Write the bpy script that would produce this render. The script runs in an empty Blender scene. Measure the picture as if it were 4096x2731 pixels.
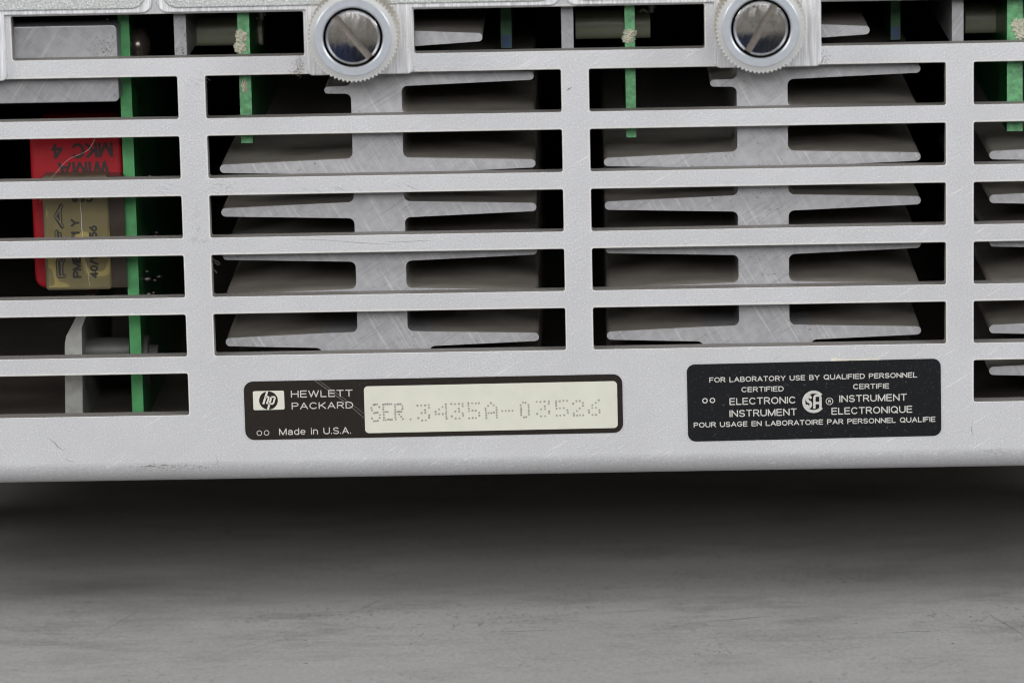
import bpy, bmesh, math, random
from mathutils import Vector, Matrix
from mathutils.geometry import delaunay_2d_cdt

S = bpy.context.scene
C = S.collection
MM = 0.001
random.seed(7)

# ------------------------------------------------------------------ camera
PITCH, YAW, ROLL = math.radians(11.563), math.radians(-1.06), math.radians(-1.191)
FPX, DIST = 18000.0, 680.0                       # focal length in source pixels, distance in mm
fw = Vector((math.sin(YAW) * math.cos(PITCH), math.cos(YAW) * math.cos(PITCH), -math.sin(PITCH)))
rt0 = Vector((math.cos(YAW), -math.sin(YAW), 0.0)); up0 = rt0.cross(fw)
rt = math.cos(ROLL) * rt0 + math.sin(ROLL) * up0
up = -math.sin(ROLL) * rt0 + math.cos(ROLL) * up0
CAM = -fw * DIST
cd = bpy.data.cameras.new('camera'); cam = bpy.data.objects.new('camera', cd); C.objects.link(cam)
m = Matrix((rt, up, -fw)).transposed().to_4x4(); m.translation = CAM * MM
cam.matrix_world = m
cd.sensor_width = 36; cd.sensor_fit = 'HORIZONTAL'; cd.lens = 36 * FPX / 4096
cd.clip_start = 0.02; cd.clip_end = 20
cd.dof.use_dof = True; cd.dof.focus_distance = 0.683; cd.dof.aperture_fstop = 19
S.camera = cam

# ------------------------------------------------------------------ world and lamps
W = bpy.data.worlds.new('World'); S.world = W; W.use_nodes = True
wn, wl = W.node_tree.nodes, W.node_tree.links
bg = wn['Background']; tc = wn.new('ShaderNodeTexCoord'); sx = wn.new('ShaderNodeSeparateXYZ'); wr = wn.new('ShaderNodeValToRGB')
mr = wn.new('ShaderNodeMapRange'); mr.inputs[1].default_value = -1; mr.inputs[2].default_value = 1
wl.new(tc.outputs['Generated'], sx.inputs[0]); wl.new(sx.outputs[2], mr.inputs[0]); wl.new(mr.outputs[0], wr.inputs[0]); wl.new(wr.outputs[0], bg.inputs[0])
e = wr.color_ramp.elements
e[0].position = 0.0; e[0].color = (0.025, 0.03, 0.05, 1); e[1].position = 1.0; e[1].color = (0.5, 0.5, 0.5, 1)
for p, c in ((0.385, (0.045, 0.05, 0.068, 1)), (0.415, (0.46, 0.43, 0.39, 1)), (0.7, (0.40, 0.39, 0.38, 1))):
    q = e.new(p); q.color = c
bx = wn.new('ShaderNodeMapRange'); bx.interpolation_type = 'SMOOTHSTEP'; bx.inputs[1].default_value = 0.05; bx.inputs[2].default_value = -0.12
wl.new(sx.outputs[0], bx.inputs[0])
bz = wn.new('ShaderNodeMapRange'); bz.inputs[1].default_value = -0.17; bz.inputs[2].default_value = -0.21; wl.new(sx.outputs[2], bz.inputs[0])
bm_ = wn.new('ShaderNodeMath'); bm_.operation = 'MULTIPLY'; wl.new(bx.outputs[0], bm_.inputs[0]); wl.new(bz.outputs[0], bm_.inputs[1])
mx = wn.new('ShaderNodeMix'); mx.data_type = 'RGBA'; mx.inputs[7].default_value = (0.03, 0.045, 0.11, 1)
wl.new(bm_.outputs[0], mx.inputs[0]); wl.new(wr.outputs[0], mx.inputs[6]); wl.new(mx.outputs[2], bg.inputs[0])
bg.inputs[1].default_value = 0.5

def area(name, loc, target, sx_, sy_, power, col):
    l = bpy.data.lights.new(name, 'AREA'); l.shape = 'RECTANGLE'; l.size = sx_; l.size_y = sy_; l.energy = power; l.color = col
    o = bpy.data.objects.new(name, l); C.objects.link(o); o.location = loc
    o.rotation_euler = (Vector(target) - Vector(loc)).to_track_quat('-Z', 'Y').to_euler()
    return o
area('softbox', (-0.86, -0.44, 0.47), (0, 0, 0), 0.5, 0.32, 7.6, (1.0, 0.985, 0.96))
area('softbox', (0.88, -0.42, 0.48), (0, 0, 0), 0.5, 0.32, 8.6, (0.97, 0.985, 1.0))
area('softbox', (0.02, -0.83, 0.345), (0, 0.0, 0), 0.8, 0.24, 6.2, (1, 1, 1))

vs = S.view_settings
vs.view_transform = 'Standard'; vs.look = 'None'; vs.exposure = 0.0; vs.gamma = 1.0; vs.use_curve_mapping = False
S.render.engine = 'CYCLES'
S.cycles.max_bounces = 8; S.cycles.use_denoising = True; S.cycles.denoiser = 'OPENIMAGEDENOISE'; S.cycles.denoising_input_passes = 'RGB_ALBEDO_NORMAL'; S.cycles.denoising_prefilter = 'ACCURATE'; S.cycles.filter_width = 1.15; S.cycles.sample_clamp_indirect = 4.0

# ------------------------------------------------------------------ helpers
def at(x, y, d=0.0):
    """The point in mm on the vertical plane d mm behind the panel face that lies behind this source pixel."""
    r = fw * FPX + rt * (x - 2048) - up * (y - 1365.5)
    t = (d - CAM.y) / r.y
    p = CAM + r * t
    return p.x, p.z
K = 4096 / 2352
def ad(x, y, d=0.0): return at(x * K, y * K, d)

def link(name, bm, mats, parent=None, smooth=False, recalc=True):
    if recalc: bmesh.ops.recalc_face_normals(bm, faces=bm.faces)
    for v in bm.verts: v.co *= MM
    me = bpy.data.meshes.new(name); bm.to_mesh(me); bm.free()
    for m_ in (mats if isinstance(mats, (list, tuple)) else [mats]): me.materials.append(m_)
    if smooth:
        me.shade_smooth(); me.set_sharp_from_angle(angle=math.radians(35))
    o = bpy.data.objects.new(name, me); C.objects.link(o)
    if parent: o.parent = parent; o.matrix_parent_inverse = parent.matrix_world.inverted() if False else Matrix.Translation(-parent.location)
    return o

def thing(name, label, cat, loc=(0, 0, 0), group=None):
    o = bpy.data.objects.new(name, None); C.objects.link(o); o.empty_display_size = 0.01
    o.location = Vector(loc) * MM; o['label'] = label; o['category'] = cat
    if group: o['group'] = group
    return o

def prism(bm, poly, y0, y1, mat=0):
    """Extrude the (x, z) outline from depth y0 to y1."""
    a = [bm.verts.new((x, y0, z)) for x, z in poly]; b = [bm.verts.new((x, y1, z)) for x, z in poly]
    fs = [bm.faces.new(a), bm.faces.new(b[::-1])]
    n = len(poly)
    for i in range(n): fs.append(bm.faces.new((a[i], a[(i + 1) % n], b[(i + 1) % n], b[i])))
    for f in fs: f.material_index = mat
    return fs

def rrect(x0, x1, z0, z1, r, n=4):
    out = []
    for cx, cz, a0 in ((x1 - r, z1 - r, 0), (x0 + r, z1 - r, 90), (x0 + r, z0 + r, 180), (x1 - r, z0 + r, 270)):
        for i in range(n + 1):
            a = math.radians(a0 + 90 * i / n); out.append((cx + r * math.cos(a), cz + r * math.sin(a)))
    return out

def inside(p, poly):
    x, y = p; c = False; j = len(poly) - 1
    for i in range(len(poly)):
        xi, yi = poly[i]; xj, yj = poly[j]
        if (yi > y) != (yj > y) and x < (xj - xi) * (y - yi) / (yj - yi) + xi: c = not c
        j = i
    return c

def sheet(bm, outer, holes, y, mat=0):
    """Flat face at depth y with holes."""
    pts, edges = [], []
    for lp in [outer] + holes:
        s = len(pts); pts += [Vector(p) for p in lp]
        edges += [(s + i, s + (i + 1) % len(lp)) for i in range(len(lp))]
    v, _, f, *_ = delaunay_2d_cdt(pts, edges, [], 1, 1e-6)
    vv = [bm.verts.new((p.x, y, p.y)) for p in v]
    for t in f:
        c = ((v[t[0]].x + v[t[1]].x + v[t[2]].x) / 3, (v[t[0]].y + v[t[1]].y + v[t[2]].y) / 3)
        if inside(c, outer) and not any(inside(c, h) for h in holes):
            bm.faces.new([vv[i] for i in t]).material_index = mat

def bridge(bm, la, ya, lb, yb, mat=0):
    a = [bm.verts.new((x, ya, z)) for x, z in la]; b = [bm.verts.new((x, yb, z)) for x, z in lb]
    n = len(la)
    for i in range(n):
        f = bm.faces.new((a[i], a[(i + 1) % n], b[(i + 1) % n], b[i])); f.material_index = mat

def bevelled_plate(bm, fn, y0, y1, b, seg=3, mat=0):
    """Plate whose outline is fn(grow); front edge rounded by b."""
    rings = [(fn(-b * (1 - math.sin(math.pi / 2 * i / seg))), y0 + b * (1 - math.cos(math.pi / 2 * i / seg))) for i in range(seg + 1)]
    sheet(bm, rings[0][0], [], y0, mat)
    for (la, ya), (lb, yb) in zip(rings, rings[1:]): bridge(bm, la, ya, lb, yb, mat)
    bridge(bm, rings[-1][0], rings[-1][1], rings[-1][0], y1, mat)

def tube(bm, pts, r, seg=8, mat=0):
    prev = None; pts = [Vector(p) for p in pts]
    for i, p in enumerate(pts):
        d = (pts[min(i + 1, len(pts) - 1)] - pts[max(i - 1, 0)]).normalized()
        u = d.orthogonal().normalized() if prev is None else (pu - d * pu.dot(d)).normalized()
        pu = u; w = d.cross(u)
        ring = [bm.verts.new(p + (u * math.cos(2 * math.pi * k / seg) + w * math.sin(2 * math.pi * k / seg)) * r) for k in range(seg)]
        if prev:
            for k in range(seg): bm.faces.new((prev[k], prev[(k + 1) % seg], ring[(k + 1) % seg], ring[k])).material_index = mat
        else: bm.faces.new(ring[::-1]).material_index = mat
        prev = ring
    bm.faces.new(prev).material_index = mat

def lathe(bm, prof, cx, cz, seg=64, mat=0):
    """Revolve (radius, y) round the y axis through (cx, cz)."""
    prev = None
    for r, y in prof:
        ring = [bm.verts.new((cx + r * math.cos(2 * math.pi * k / seg), y, cz + r * math.sin(2 * math.pi * k / seg))) for k in range(seg)]
        if prev:
            for k in range(seg): bm.faces.new((prev[k], prev[(k + 1) % seg], ring[(k + 1) % seg], ring[k])).material_index = mat
        prev = ring

def disc(bm, cx, cz, r, y, seg=12, mat=0):
    bm.faces.new([bm.verts.new((cx + r * math.cos(2 * math.pi * k / seg), y, cz + r * math.sin(2 * math.pi * k / seg))) for k in range(seg)]).material_index = mat

def ring(bm, cx, cz, r0, r1, y, a0=0, a1=360, seg=32, mat=0):
    n = max(6, int(seg * abs(a1 - a0) / 360))
    A = []
    for i in range(n + 1):
        a = math.radians(a0 + (a1 - a0) * i / n)
        A.append((bm.verts.new((cx + r0 * math.cos(a), y, cz + r0 * math.sin(a))), bm.verts.new((cx + r1 * math.cos(a), y, cz + r1 * math.sin(a)))))
    for p, q in zip(A, A[1:]): bm.faces.new((p[0], p[1], q[1], q[0])).material_index = mat

def stroke(bm, pts, w, y, mat=0):
    """Flat line of width w (or tapering list) along (x, z) points."""
    pts = [Vector(p) for p in pts]; n = len(pts); L = []
    for i, p in enumerate(pts):
        d = (pts[min(i + 1, n - 1)] - pts[max(i - 1, 0)]); d = d.normalized() if d.length else Vector((1, 0)); nn = Vector((-d.y, d.x))
        ww = (w[i] if isinstance(w, (list, tuple)) else w) / 2
        L.append((bm.verts.new((p.x + nn.x * ww, y, p.y + nn.y * ww)), bm.verts.new((p.x - nn.x * ww, y, p.y - nn.y * ww))))
    for a, b in zip(L, L[1:]): bm.faces.new((a[0], a[1], b[1], b[0])).material_index = mat

def el(cx, cz, rx, rz, a0=0, a1=360, n=14):
    return [(cx + rx * math.cos(math.radians(a0 + (a1 - a0) * i / n)), cz + rz * math.sin(math.radians(a0 + (a1 - a0) * i / n))) for i in range(n + 1)]
_P = [(0, 0), (0, 1), (.38, 1)] + el(.38, .74, .25, .26, 90, -90, 8) + [(0, .48)]
GLYPH = {' ': (.30, []), 'H': (.70, [[(0, 0), (0, 1)], [(.70, 0), (.70, 1)], [(0, .52), (.70, .52)]]), 'E': (.60, [[(.60, 1), (0, 1), (0, 0), (.60, 0)], [(0, .52), (.55, .52)]]),
    'F': (.58, [[(.58, 1), (0, 1), (0, 0)], [(0, .50), (.50, .50)]]), 'W': (1.0, [[(0, 1), (.25, 0), (.50, 1), (.75, 0), (1.0, 1)]]), 'L': (.55, [[(0, 1), (0, 0), (.55, 0)]]),
    'T': (.66, [[(0, 1), (.66, 1)], [(.33, 1), (.33, 0)]]), 'P': (.63, [_P]), 'R': (.66, [_P, [(.36, .48), (.66, 0)]]), 'A': (.74, [[(0, 0), (.37, 1), (.74, 0)], [(.13, .32), (.61, .32)]]),
    'C': (.72, [el(.38, .5, .38, .5, 42, 318)]), 'G': (.74, [el(.38, .5, .38, .5, 42, 330) + [(.74, .46), (.42, .46)]]), 'K': (.68, [[(0, 0), (0, 1)], [(.64, 1), (0, .36)], [(.22, .58), (.68, 0)]]),
    'D': (.70, [[(0, 0), (0, 1), (.30, 1)] + el(.30, .5, .40, .5, 90, -90, 10) + [(0, 0)]]), 'O': (.80, [el(.40, .5, .40, .5)]), 'Q': (.82, [el(.40, .5, .40, .5), [(.52, .24), (.80, -.06)]]),
    'B': (.64, [[(0, 0), (0, 1), (.36, 1)] + el(.36, .76, .22, .24, 90, -90, 8) + [(0, .52)], [(.36, .52)] + el(.38, .26, .26, .26, 90, -90, 8) + [(0, 0)]]),
    'Y': (.70, [[(0, 1), (.35, .46), (.70, 1)], [(.35, .46), (.35, 0)]]), 'U': (.70, [[(0, 1), (0, .33)] + el(.35, .33, .35, .33, 180, 360, 10) + [(.70, 1)]]),
    'S': (.64, [el(.32, .745, .29, .255, 25, 265, 10) + el(.32, .25, .32, .25, 85, -155, 10)]), 'I': (.0, [[(0, 0), (0, 1)]]), 'N': (.70, [[(0, 0), (0, 1), (.70, 0), (.70, 1)]]),
    'M': (.84, [[(0, 0), (0, 1), (.42, 0), (.84, 1), (.84, 0)]]), 'a': (.54, [el(.27, .49, .24, .24, 155, 0, 8) + [(.51, 0)], [(.51, .42), (.24, .40)] + el(.22, .20, .22, .20, 90, 310, 8) + [(.51, .2)]]),
    'd': (.54, [el(.27, .365, .27, .365), [(.54, 1), (.54, 0)]]), 'e': (.54, [[(0, .38), (.54, .38)] + el(.27, .365, .27, .365, 0, 315, 10)]), 'i': (.0, [[(0, 0), (0, .73)], [(0, .93), (0, 1)]]),
    'n': (.50, [[(0, 0), (0, .73)], el(.25, .45, .25, .28, 180, 0, 8) + [(.5, 0)]]), '.': (.0, [[(0, 0), (0, .07)]]), '/': (.42, [[(0, -.08), (.42, 1.06)]]),
    '4': (.62, [[(.46, 0), (.46, 1), (0, .30), (.62, .30)]]), '2': (.60, [el(.30, .70, .29, .30, 165, -40, 8) + [(0, 0), (.60, 0)]]), '7': (.58, [[(0, 1), (.58, 1), (.18, 0)]]),
    '1': (.24, [[(0, .74), (.22, 1), (.22, 0)]]), '0': (.60, [el(.30, .5, .30, .5)]), '5': (.60, [[(.54, 1), (.10, 1), (.04, .50)] + el(.28, .32, .31, .32, 130, -150, 10)]),
    '6': (.60, [el(.30, .31, .30, .31), [(.46, .98), (.16, .68), (.02, .40)]]), '8': (.60, [el(.30, .75, .25, .25), el(.30, .26, .30, .26)])}
def text(bm, s, p0, p1, cap, y, bold=0.15, mat=0, gap=0.26, italic=0.0):
    """Flat lettering on the plane y from p0 to p1 (both ends of the baseline, mm); cap = capital height, bold = stroke / cap."""
    a, b = Vector(p0), Vector(p1); u = (b - a).normalized(); n = Vector((-u.y, u.x))
    total = sum(GLYPH[c][0] for c in s) + gap * (len(s) - 1)
    wid = bold * cap; sc = ((b - a).length - wid) / total if total > 0 else cap; x = 0; k = 0
    cap2 = cap - wid
    for c in s:
        for pl in GLYPH[c][1]:
            P = [a + u * (wid / 2 + (x + px) * sc + italic * pz * cap) + n * (wid / 2 + pz * cap2) for px, pz in pl]
            closed = (P[0] - P[-1]).length < 1e-4
            # split at sharp corners, with rounded joins between the runs
            run = [P[0]]; yy = y - 0.0007 * (k % 9); k += 1
            for i in range(1, len(P)):
                run.append(P[i])
                sharp = i == len(P) - 1 or (P[i] - P[i - 1]).angle(P[i + 1] - P[i], 0) > math.radians(38)
                if sharp:
                    stroke(bm, run, wid, yy, mat)
                    disc(bm, P[i].x, P[i].y, wid / 2, y - 0.0007 * (k % 9) - 0.00035, 8, mat); k += 1; yy = y - 0.0007 * (k % 9)
                    run = [P[i]]
            disc(bm, P[0].x, P[0].y, wid / 2, y - 0.0007 * (k % 9) - 0.0002, 8, mat); k += 1
        x += GLYPH[c][0] + gap

# ------------------------------------------------------------------ materials
def mat(name, col, rough=0.5, metal=0.0, spec=0.5):
    M = bpy.data.materials.new(name); M.use_nodes = True
    b = M.node_tree.nodes['Principled BSDF']
    b.inputs['Base Color'].default_value = (*col, 1); b.inputs['Roughness'].default_value = rough
    b.inputs['Metallic'].default_value = metal; b.inputs['Specular IOR Level'].default_value = spec
    return M, M.node_tree.nodes, M.node_tree.links, b

class N:
    """Small node-graph builder on one material, in object space."""
    def __init__(s, nodes, links):
        s.n, s.l = nodes, links; s.tc = nodes.new('ShaderNodeTexCoord').outputs['Object']
    def mapped(s, scale, rot=(0, 0, 0)):
        m1 = s.n.new('ShaderNodeMapping'); m1.vector_type = 'POINT'
        m1.inputs['Rotation'].default_value = rot
        s.l.new(s.tc, m1.inputs[0])
        m2 = s.n.new('ShaderNodeMapping'); m2.inputs['Scale'].default_value = scale
        s.l.new(m1.outputs[0], m2.inputs[0]); return m2.outputs[0]
    def noise(s, scale, detail=3, rough=0.5, rot=(0, 0, 0)):
        t = s.n.new('ShaderNodeTexNoise'); t.inputs['Scale'].default_value = 1; t.inputs['Detail'].default_value = detail; t.inputs['Roughness'].default_value = rough
        sc = scale if isinstance(scale, tuple) else (scale,) * 3
        s.l.new(s.mapped(sc, rot), t.inputs['Vector']); return t.outputs['Fac']
    def vor(s, scale, feature='F1'):
        t = s.n.new('ShaderNodeTexVoronoi'); t.feature = feature; t.inputs['Scale'].default_value = 1
        s.l.new(s.mapped((scale,) * 3), t.inputs['Vector']); return t
    def ramp(s, f, stops):
        r = s.n.new('ShaderNodeValToRGB'); e = r.color_ramp.elements
        for i, (p, c) in enumerate(stops):
            el = e[i] if i < 2 else e.new(p)
            el.position = p; el.color = c if len(c) == 4 else (*c, 1)
        s.l.new(f, r.inputs[0]); return r.outputs[0]
    def mix(s, f, a, b, kind='MIX'):
        x = s.n.new('ShaderNodeMix'); x.data_type = 'RGBA'; x.blend_type = kind
        for i, v in ((0, f), (6, a), (7, b)):
            if hasattr(v, 'links'): s.l.new(v, x.inputs[i])
            else: x.inputs[i].default_value = v if i == 0 else (*v, 1)
        return x.outputs[2]
    def math(s, op, a, b=0.0):
        x = s.n.new('ShaderNodeMath'); x.operation = op
        for i, v in ((0, a), (1, b)):
            if hasattr(v, 'links'): s.l.new(v, x.inputs[i])
            else: x.inputs[i].default_value = v
        return x.outputs[0]
    def bump(s, h, dist, strength=1.0):
        b = s.n.new('ShaderNodeBump'); b.inputs['Distance'].default_value = dist; b.inputs['Strength'].default_value = strength
        s.l.new(h, b.inputs['Height']); return b.outputs[0]

g = lambda v: (v, v, v)
DIAG = (0, math.radians(30), 0)

def make_panel_metal():
    M, n, l, b = mat('blasted_aluminium', (0.5, 0.5, 0.52), 0.42, 0.55); q = N(n, l)
    grain = q.noise(4200, 2, 0.6); soft = q.noise(75, 4, 0.6)
    streak = q.noise((140, 2600, 2600), 2, 0.6, DIAG); where = q.noise(22, 2)
    c = q.ramp(grain, [(0.28, (0.468, 0.472, 0.492)), (0.5, (0.535, 0.540, 0.562)), (0.64, (0.568, 0.573, 0.594)), (0.75, (0.82, 0.82, 0.83))])
    c = q.mix(q.math('MULTIPLY', q.ramp(streak, [(0.62, g(0)), (0.72, g(1))]), q.ramp(where, [(0.42, g(0.0)), (0.62, g(0.5))])), c, (0.88, 0.85, 0.85))
    c = q.mix(q.math('MULTIPLY', q.ramp(q.noise((160, 3000, 3000), 2, 0.6, (0, math.radians(24), 0)), [(0.68, g(0)), (0.74, g(1))]), q.ramp(q.noise(35, 2), [(0.55, g(0.0)), (0.68, g(0.6))])), c, (0.25, 0.25, 0.24))
    c = q.mix(0.5, c, q.ramp(soft, [(0.3, (0.84, 0.835, 0.825)), (0.7, g(1.0))]), 'MULTIPLY')
    l.new(c, b.inputs['Base Color'])
    l.new(q.bump(q.math('ADD', grain, q.math('MULTIPLY', streak, 0.5)), 0.00005, 0.5), b.inputs['Normal'])
    return M

def make_milled():
    M, n, l, b = mat('milled_aluminium', (0.6, 0.6, 0.62), 0.36, 0.4); q = N(n, l)
    br = q.noise((3200, 3200, 130), 3, 0.65); br2 = q.noise((5200, 5200, 420), 2, 0.6)
    c = q.ramp(br, [(0.30, (0.40, 0.405, 0.42)), (0.5, (0.60, 0.605, 0.63)), (0.7, (0.80, 0.80, 0.80))])
    dirt = q.math('MULTIPLY', q.ramp(q.noise(2600, 2, 0.7), [(0.62, g(0)), (0.70, g(1))]), q.ramp(q.noise(150, 2), [(0.5, g(0)), (0.66, g(0.7))]))
    c = q.mix(dirt, c, (0.16, 0.13, 0.10)); l.new(c, b.inputs['Base Color'])
    l.new(q.bump(br2, 0.00006, 0.7), b.inputs['Normal']); return M

def make_cast():
    M, n, l, b = mat('textured_cast_face', (0.5, 0.52, 0.51), 0.45, 0.35); q = N(n, l)
    gr = q.noise(4200, 3, 0.65)
    l.new(q.ramp(gr, [(0.32, (0.25, 0.264, 0.262)), (0.52, (0.36, 0.374, 0.37)), (0.68, (0.62, 0.63, 0.625))]), b.inputs['Base Color'])
    l.new(q.bump(gr, 0.00010, 0.8), b.inputs['Normal']); return M

def make_sawn(name, base=0.42, ang=32, ang2=-60, dark=0.3, speck=False):
    M, n, l, b = mat(name, g(base), 0.46, 0.5); q = N(n, l)
    a = q.noise((110, 2600, 2600), 3, 0.6, (0, math.radians(ang), 0)); a2 = q.noise((85, 2400, 2400), 3, 0.6, (0, math.radians(ang2), 0))
    c = q.ramp(q.noise(700, 3, 0.6), [(0.3, (base * 0.88, base * 0.88, base * 0.91)), (0.7, (base * 1.10, base * 1.10, base * 1.15))])
    c = q.mix(q.math('MULTIPLY', q.ramp(a2, [(0.56, g(0)), (0.72, g(1))]), 0.5), c, g(min(0.9, base * 1.6)))
    c = q.mix(q.math('MULTIPLY', q.ramp(a, [(0.56, g(0)), (0.72, g(1))]), 0.45), c, g(base * 0.6))
    if speck:
        k = q.math('MULTIPLY', q.ramp(q.noise(1300, 2, 0.6), [(0.60, g(0)), (0.67, g(1))]), q.ramp(q.noise(110, 1), [(0.5, g(0)), (0.62, g(0.75))]))
        c = q.mix(k, c, (0.05, 0.05, 0.05))
    else:
        k = q.math('MULTIPLY', q.ramp(q.noise(2200, 2, 0.6), [(0.64, g(0)), (0.70, g(1))]), q.ramp(q.noise(120, 1), [(0.5, g(0)), (0.62, g(0.6))]))
        c = q.mix(k, c, (0.10, 0.095, 0.09))
    l.new(c, b.inputs['Base Color']); l.new(q.bump(a2, 0.00004, 0.6), b.inputs['Normal']); return M

def make_plain(name, col, rough=0.5, metal=0.0, var=0.12, scale=400, bump=0.0, spec=0.5):
    M, n, l, b = mat(name, col, rough, metal, spec); q = N(n, l)
    f = q.noise(scale, 4, 0.6)
    l.new(q.ramp(f, [(0.25, tuple(v * (1 - var) for v in col)), (0.75, tuple(min(1, v * (1 + var)) for v in col))]), b.inputs['Base Color'])
    if bump: l.new(q.bump(f, bump, 0.7), b.inputs['Normal'])
    return M

def make_table():
    M, n, l, b = mat('grey_bench_paint', g(0.33), 0.5, 0.0, 0.4); q = N(n, l)
    c = q.ramp(q.noise(14, 4, 0.6), [(0.3, (0.276, 0.273, 0.268)), (0.7, (0.332, 0.33, 0.326))])
    sm = q.noise((24, 60, 60), 5, 0.66)                                         # long smudges
    c = q.mix(q.ramp(sm, [(0.50, g(0)), (0.75, g(0.5))]), c, (0.12, 0.117, 0.11))
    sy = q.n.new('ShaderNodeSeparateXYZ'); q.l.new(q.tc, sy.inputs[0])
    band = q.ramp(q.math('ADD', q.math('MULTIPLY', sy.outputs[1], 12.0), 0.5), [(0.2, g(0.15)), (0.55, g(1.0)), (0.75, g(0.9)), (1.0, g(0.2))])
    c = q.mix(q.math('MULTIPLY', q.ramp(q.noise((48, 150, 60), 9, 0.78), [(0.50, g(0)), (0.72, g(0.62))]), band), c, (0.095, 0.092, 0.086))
    c = q.mix(0.6, c, q.ramp(q.noise((1500, 700, 1500), 3, 0.7), [(0.3, g(0.80)), (0.7, g(1.12))]), 'MULTIPLY')
    sp = q.math('MULTIPLY', q.ramp(q.noise((1100, 600, 900), 2, 0.7), [(0.60, g(0)), (0.69, g(1))]), q.ramp(q.noise(45, 3), [(0.46, g(0)), (0.64, g(0.55))]))
    c = q.mix(sp, c, (0.08, 0.075, 0.07))
    lt = q.math('MULTIPLY', q.ramp(q.noise((1000, 700, 900), 2, 0.7), [(0.69, g(0)), (0.75, g(1))]), 0.45)
    c = q.mix(lt, c, (0.42, 0.41, 0.39))
    s1 = q.math('MULTIPLY', q.ramp(q.noise((900, 20, 900), 1, 0.5, (0, 0, math.radians(-38))), [(0.70, g(0)), (0.75, g(1))]), 0.13)
    c = q.mix(s1, c, (0.14, 0.137, 0.132))
    s2 = q.math('MULTIPLY', q.ramp(q.noise((900, 16, 900), 1, 0.5, (0, 0, math.radians(41))), [(0.72, g(0)), (0.77, g(1))]), 0.11)
    c = q.mix(s2, c, (0.14, 0.137, 0.132))
    l.new(c, b.inputs['Base Color'])
    l.new(q.bump(q.noise(900, 4, 0.65), 0.00006, 0.6), b.inputs['Normal']); 
    l.new(q.ramp(sm, [(0.4, g(0.42)), (0.7, g(0.6))]), b.inputs['Roughness']); return M

def make_label(name, col, glint):
    M, n, l, b = mat(name, col, 0.5, 0.0, 0.12); q = N(n, l)
    f = q.noise(4200, 2, 0.7)
    l.new(q.ramp(f, [(0.5, col), (0.66, col), (0.76, glint)]), b.inputs['Base Color'])
    l.new(q.bump(f, 0.00002, 0.4), b.inputs['Normal']); return M

def make_epoxy():
    M, n, l, b = mat('amber_epoxy', (0.25, 0.2, 0.09), 0.3, 0.0, 0.5); q = N(n, l)
    v = q.noise(190, 1, 0.4)
    c = q.ramp(v, [(0.40, (0.115, 0.095, 0.044)), (0.485, (0.13, 0.107, 0.047)), (0.50, (0.22, 0.18, 0.062)), (0.56, (0.25, 0.205, 0.07)), (0.575, (0.135, 0.11, 0.048))])
    l.new(c, b.inputs['Base Color']); b.inputs['Coat Weight'].default_value = 0.3
    return M

PANEL = make_panel_metal(); MILLED = make_milled(); CAST = make_cast()
SAWN = make_sawn('sawn_aluminium', 0.345); SAWN2 = make_sawn('sawn_block_face', 0.26, -40, 56, speck=True)
FINSIDE = make_plain('dull_extruded_aluminium', (0.30, 0.278, 0.245), 0.5, 0.25, 0.15, 300)
PALERIM = make_plain('pale_slot_rim', (0.60, 0.595, 0.58), 0.42, 0.4, 0.10, 900)
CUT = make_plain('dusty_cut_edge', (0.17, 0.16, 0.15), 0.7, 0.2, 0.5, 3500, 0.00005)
GRIME = make_plain('dark_grime', (0.13, 0.125, 0.115), 0.7, 0.0, 0.4, 2000)
SCUFF = make_plain('grey_scuff', (0.20, 0.197, 0.187), 0.6, 0.2, 0.4, 2000)
RUST = make_plain('brown_grime', (0.12, 0.085, 0.05), 0.8, 0.0, 0.5, 3000)
GLUE = make_plain('dried_glue', (0.50, 0.48, 0.41), 0.6, 0.0, 0.25, 1500)
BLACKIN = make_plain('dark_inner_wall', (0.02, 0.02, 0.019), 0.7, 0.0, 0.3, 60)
FLOORM = make_plain('dull_chassis_floor', (0.17, 0.15, 0.125), 0.55, 0.3, 0.25, 90)
PCB = make_plain('green_board_edge', (0.05, 0.24, 0.078), 0.55, 0.0, 0.38, 330, 0.00004)
PCBDUST = make_plain('dusty_green_board_edge', (0.08, 0.24, 0.105), 0.65, 0.0, 0.5, 1300, 0.00006)
PCBFACE = make_plain('green_solder_mask', (0.012, 0.085, 0.022), 0.3, 0.0, 0.25, 250)
PCBDARK = make_plain('dark_green_board', (0.02, 0.10, 0.035), 0.5, 0.0, 0.4, 500)
BLUEINK = make_plain('blue_ink', (0.02, 0.05, 0.12), 0.5, 0.0, 0.4, 900)
SILICONE = make_plain('pale_silicone', (0.34, 0.335, 0.26), 0.75, 0.0, 0.3, 1800, 0.0002)
SOLDER = make_plain('solder', (0.16, 0.15, 0.135), 0.3, 0.95, 0.1, 800)
RED = make_plain('red_plastic', (0.27, 0.008, 0.014), 0.45, 0.0, 0.1, 500, 0.00001, 0.25)
REDINK = make_plain('faded_black_ink', (0.02, 0.005, 0.006), 0.6, 0.0, 0.2, 900)
EPOXY = make_epoxy()
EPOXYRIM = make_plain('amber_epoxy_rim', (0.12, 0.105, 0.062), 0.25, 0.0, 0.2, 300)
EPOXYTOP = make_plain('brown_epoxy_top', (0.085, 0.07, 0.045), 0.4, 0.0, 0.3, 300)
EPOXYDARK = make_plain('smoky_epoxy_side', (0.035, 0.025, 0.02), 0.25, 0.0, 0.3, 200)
INK = make_plain('black_ink', (0.010, 0.008, 0.005), 0.5, 0.0, 0.2, 900)
PLASTIC = make_plain('pale_spacer', (0.40, 0.41, 0.30), 0.35, 0.0, 0.2, 150)
STEEL = make_plain('zinc_steel', (0.32, 0.32, 0.30), 0.5, 0.5, 0.2, 700, 0.00003)
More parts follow.
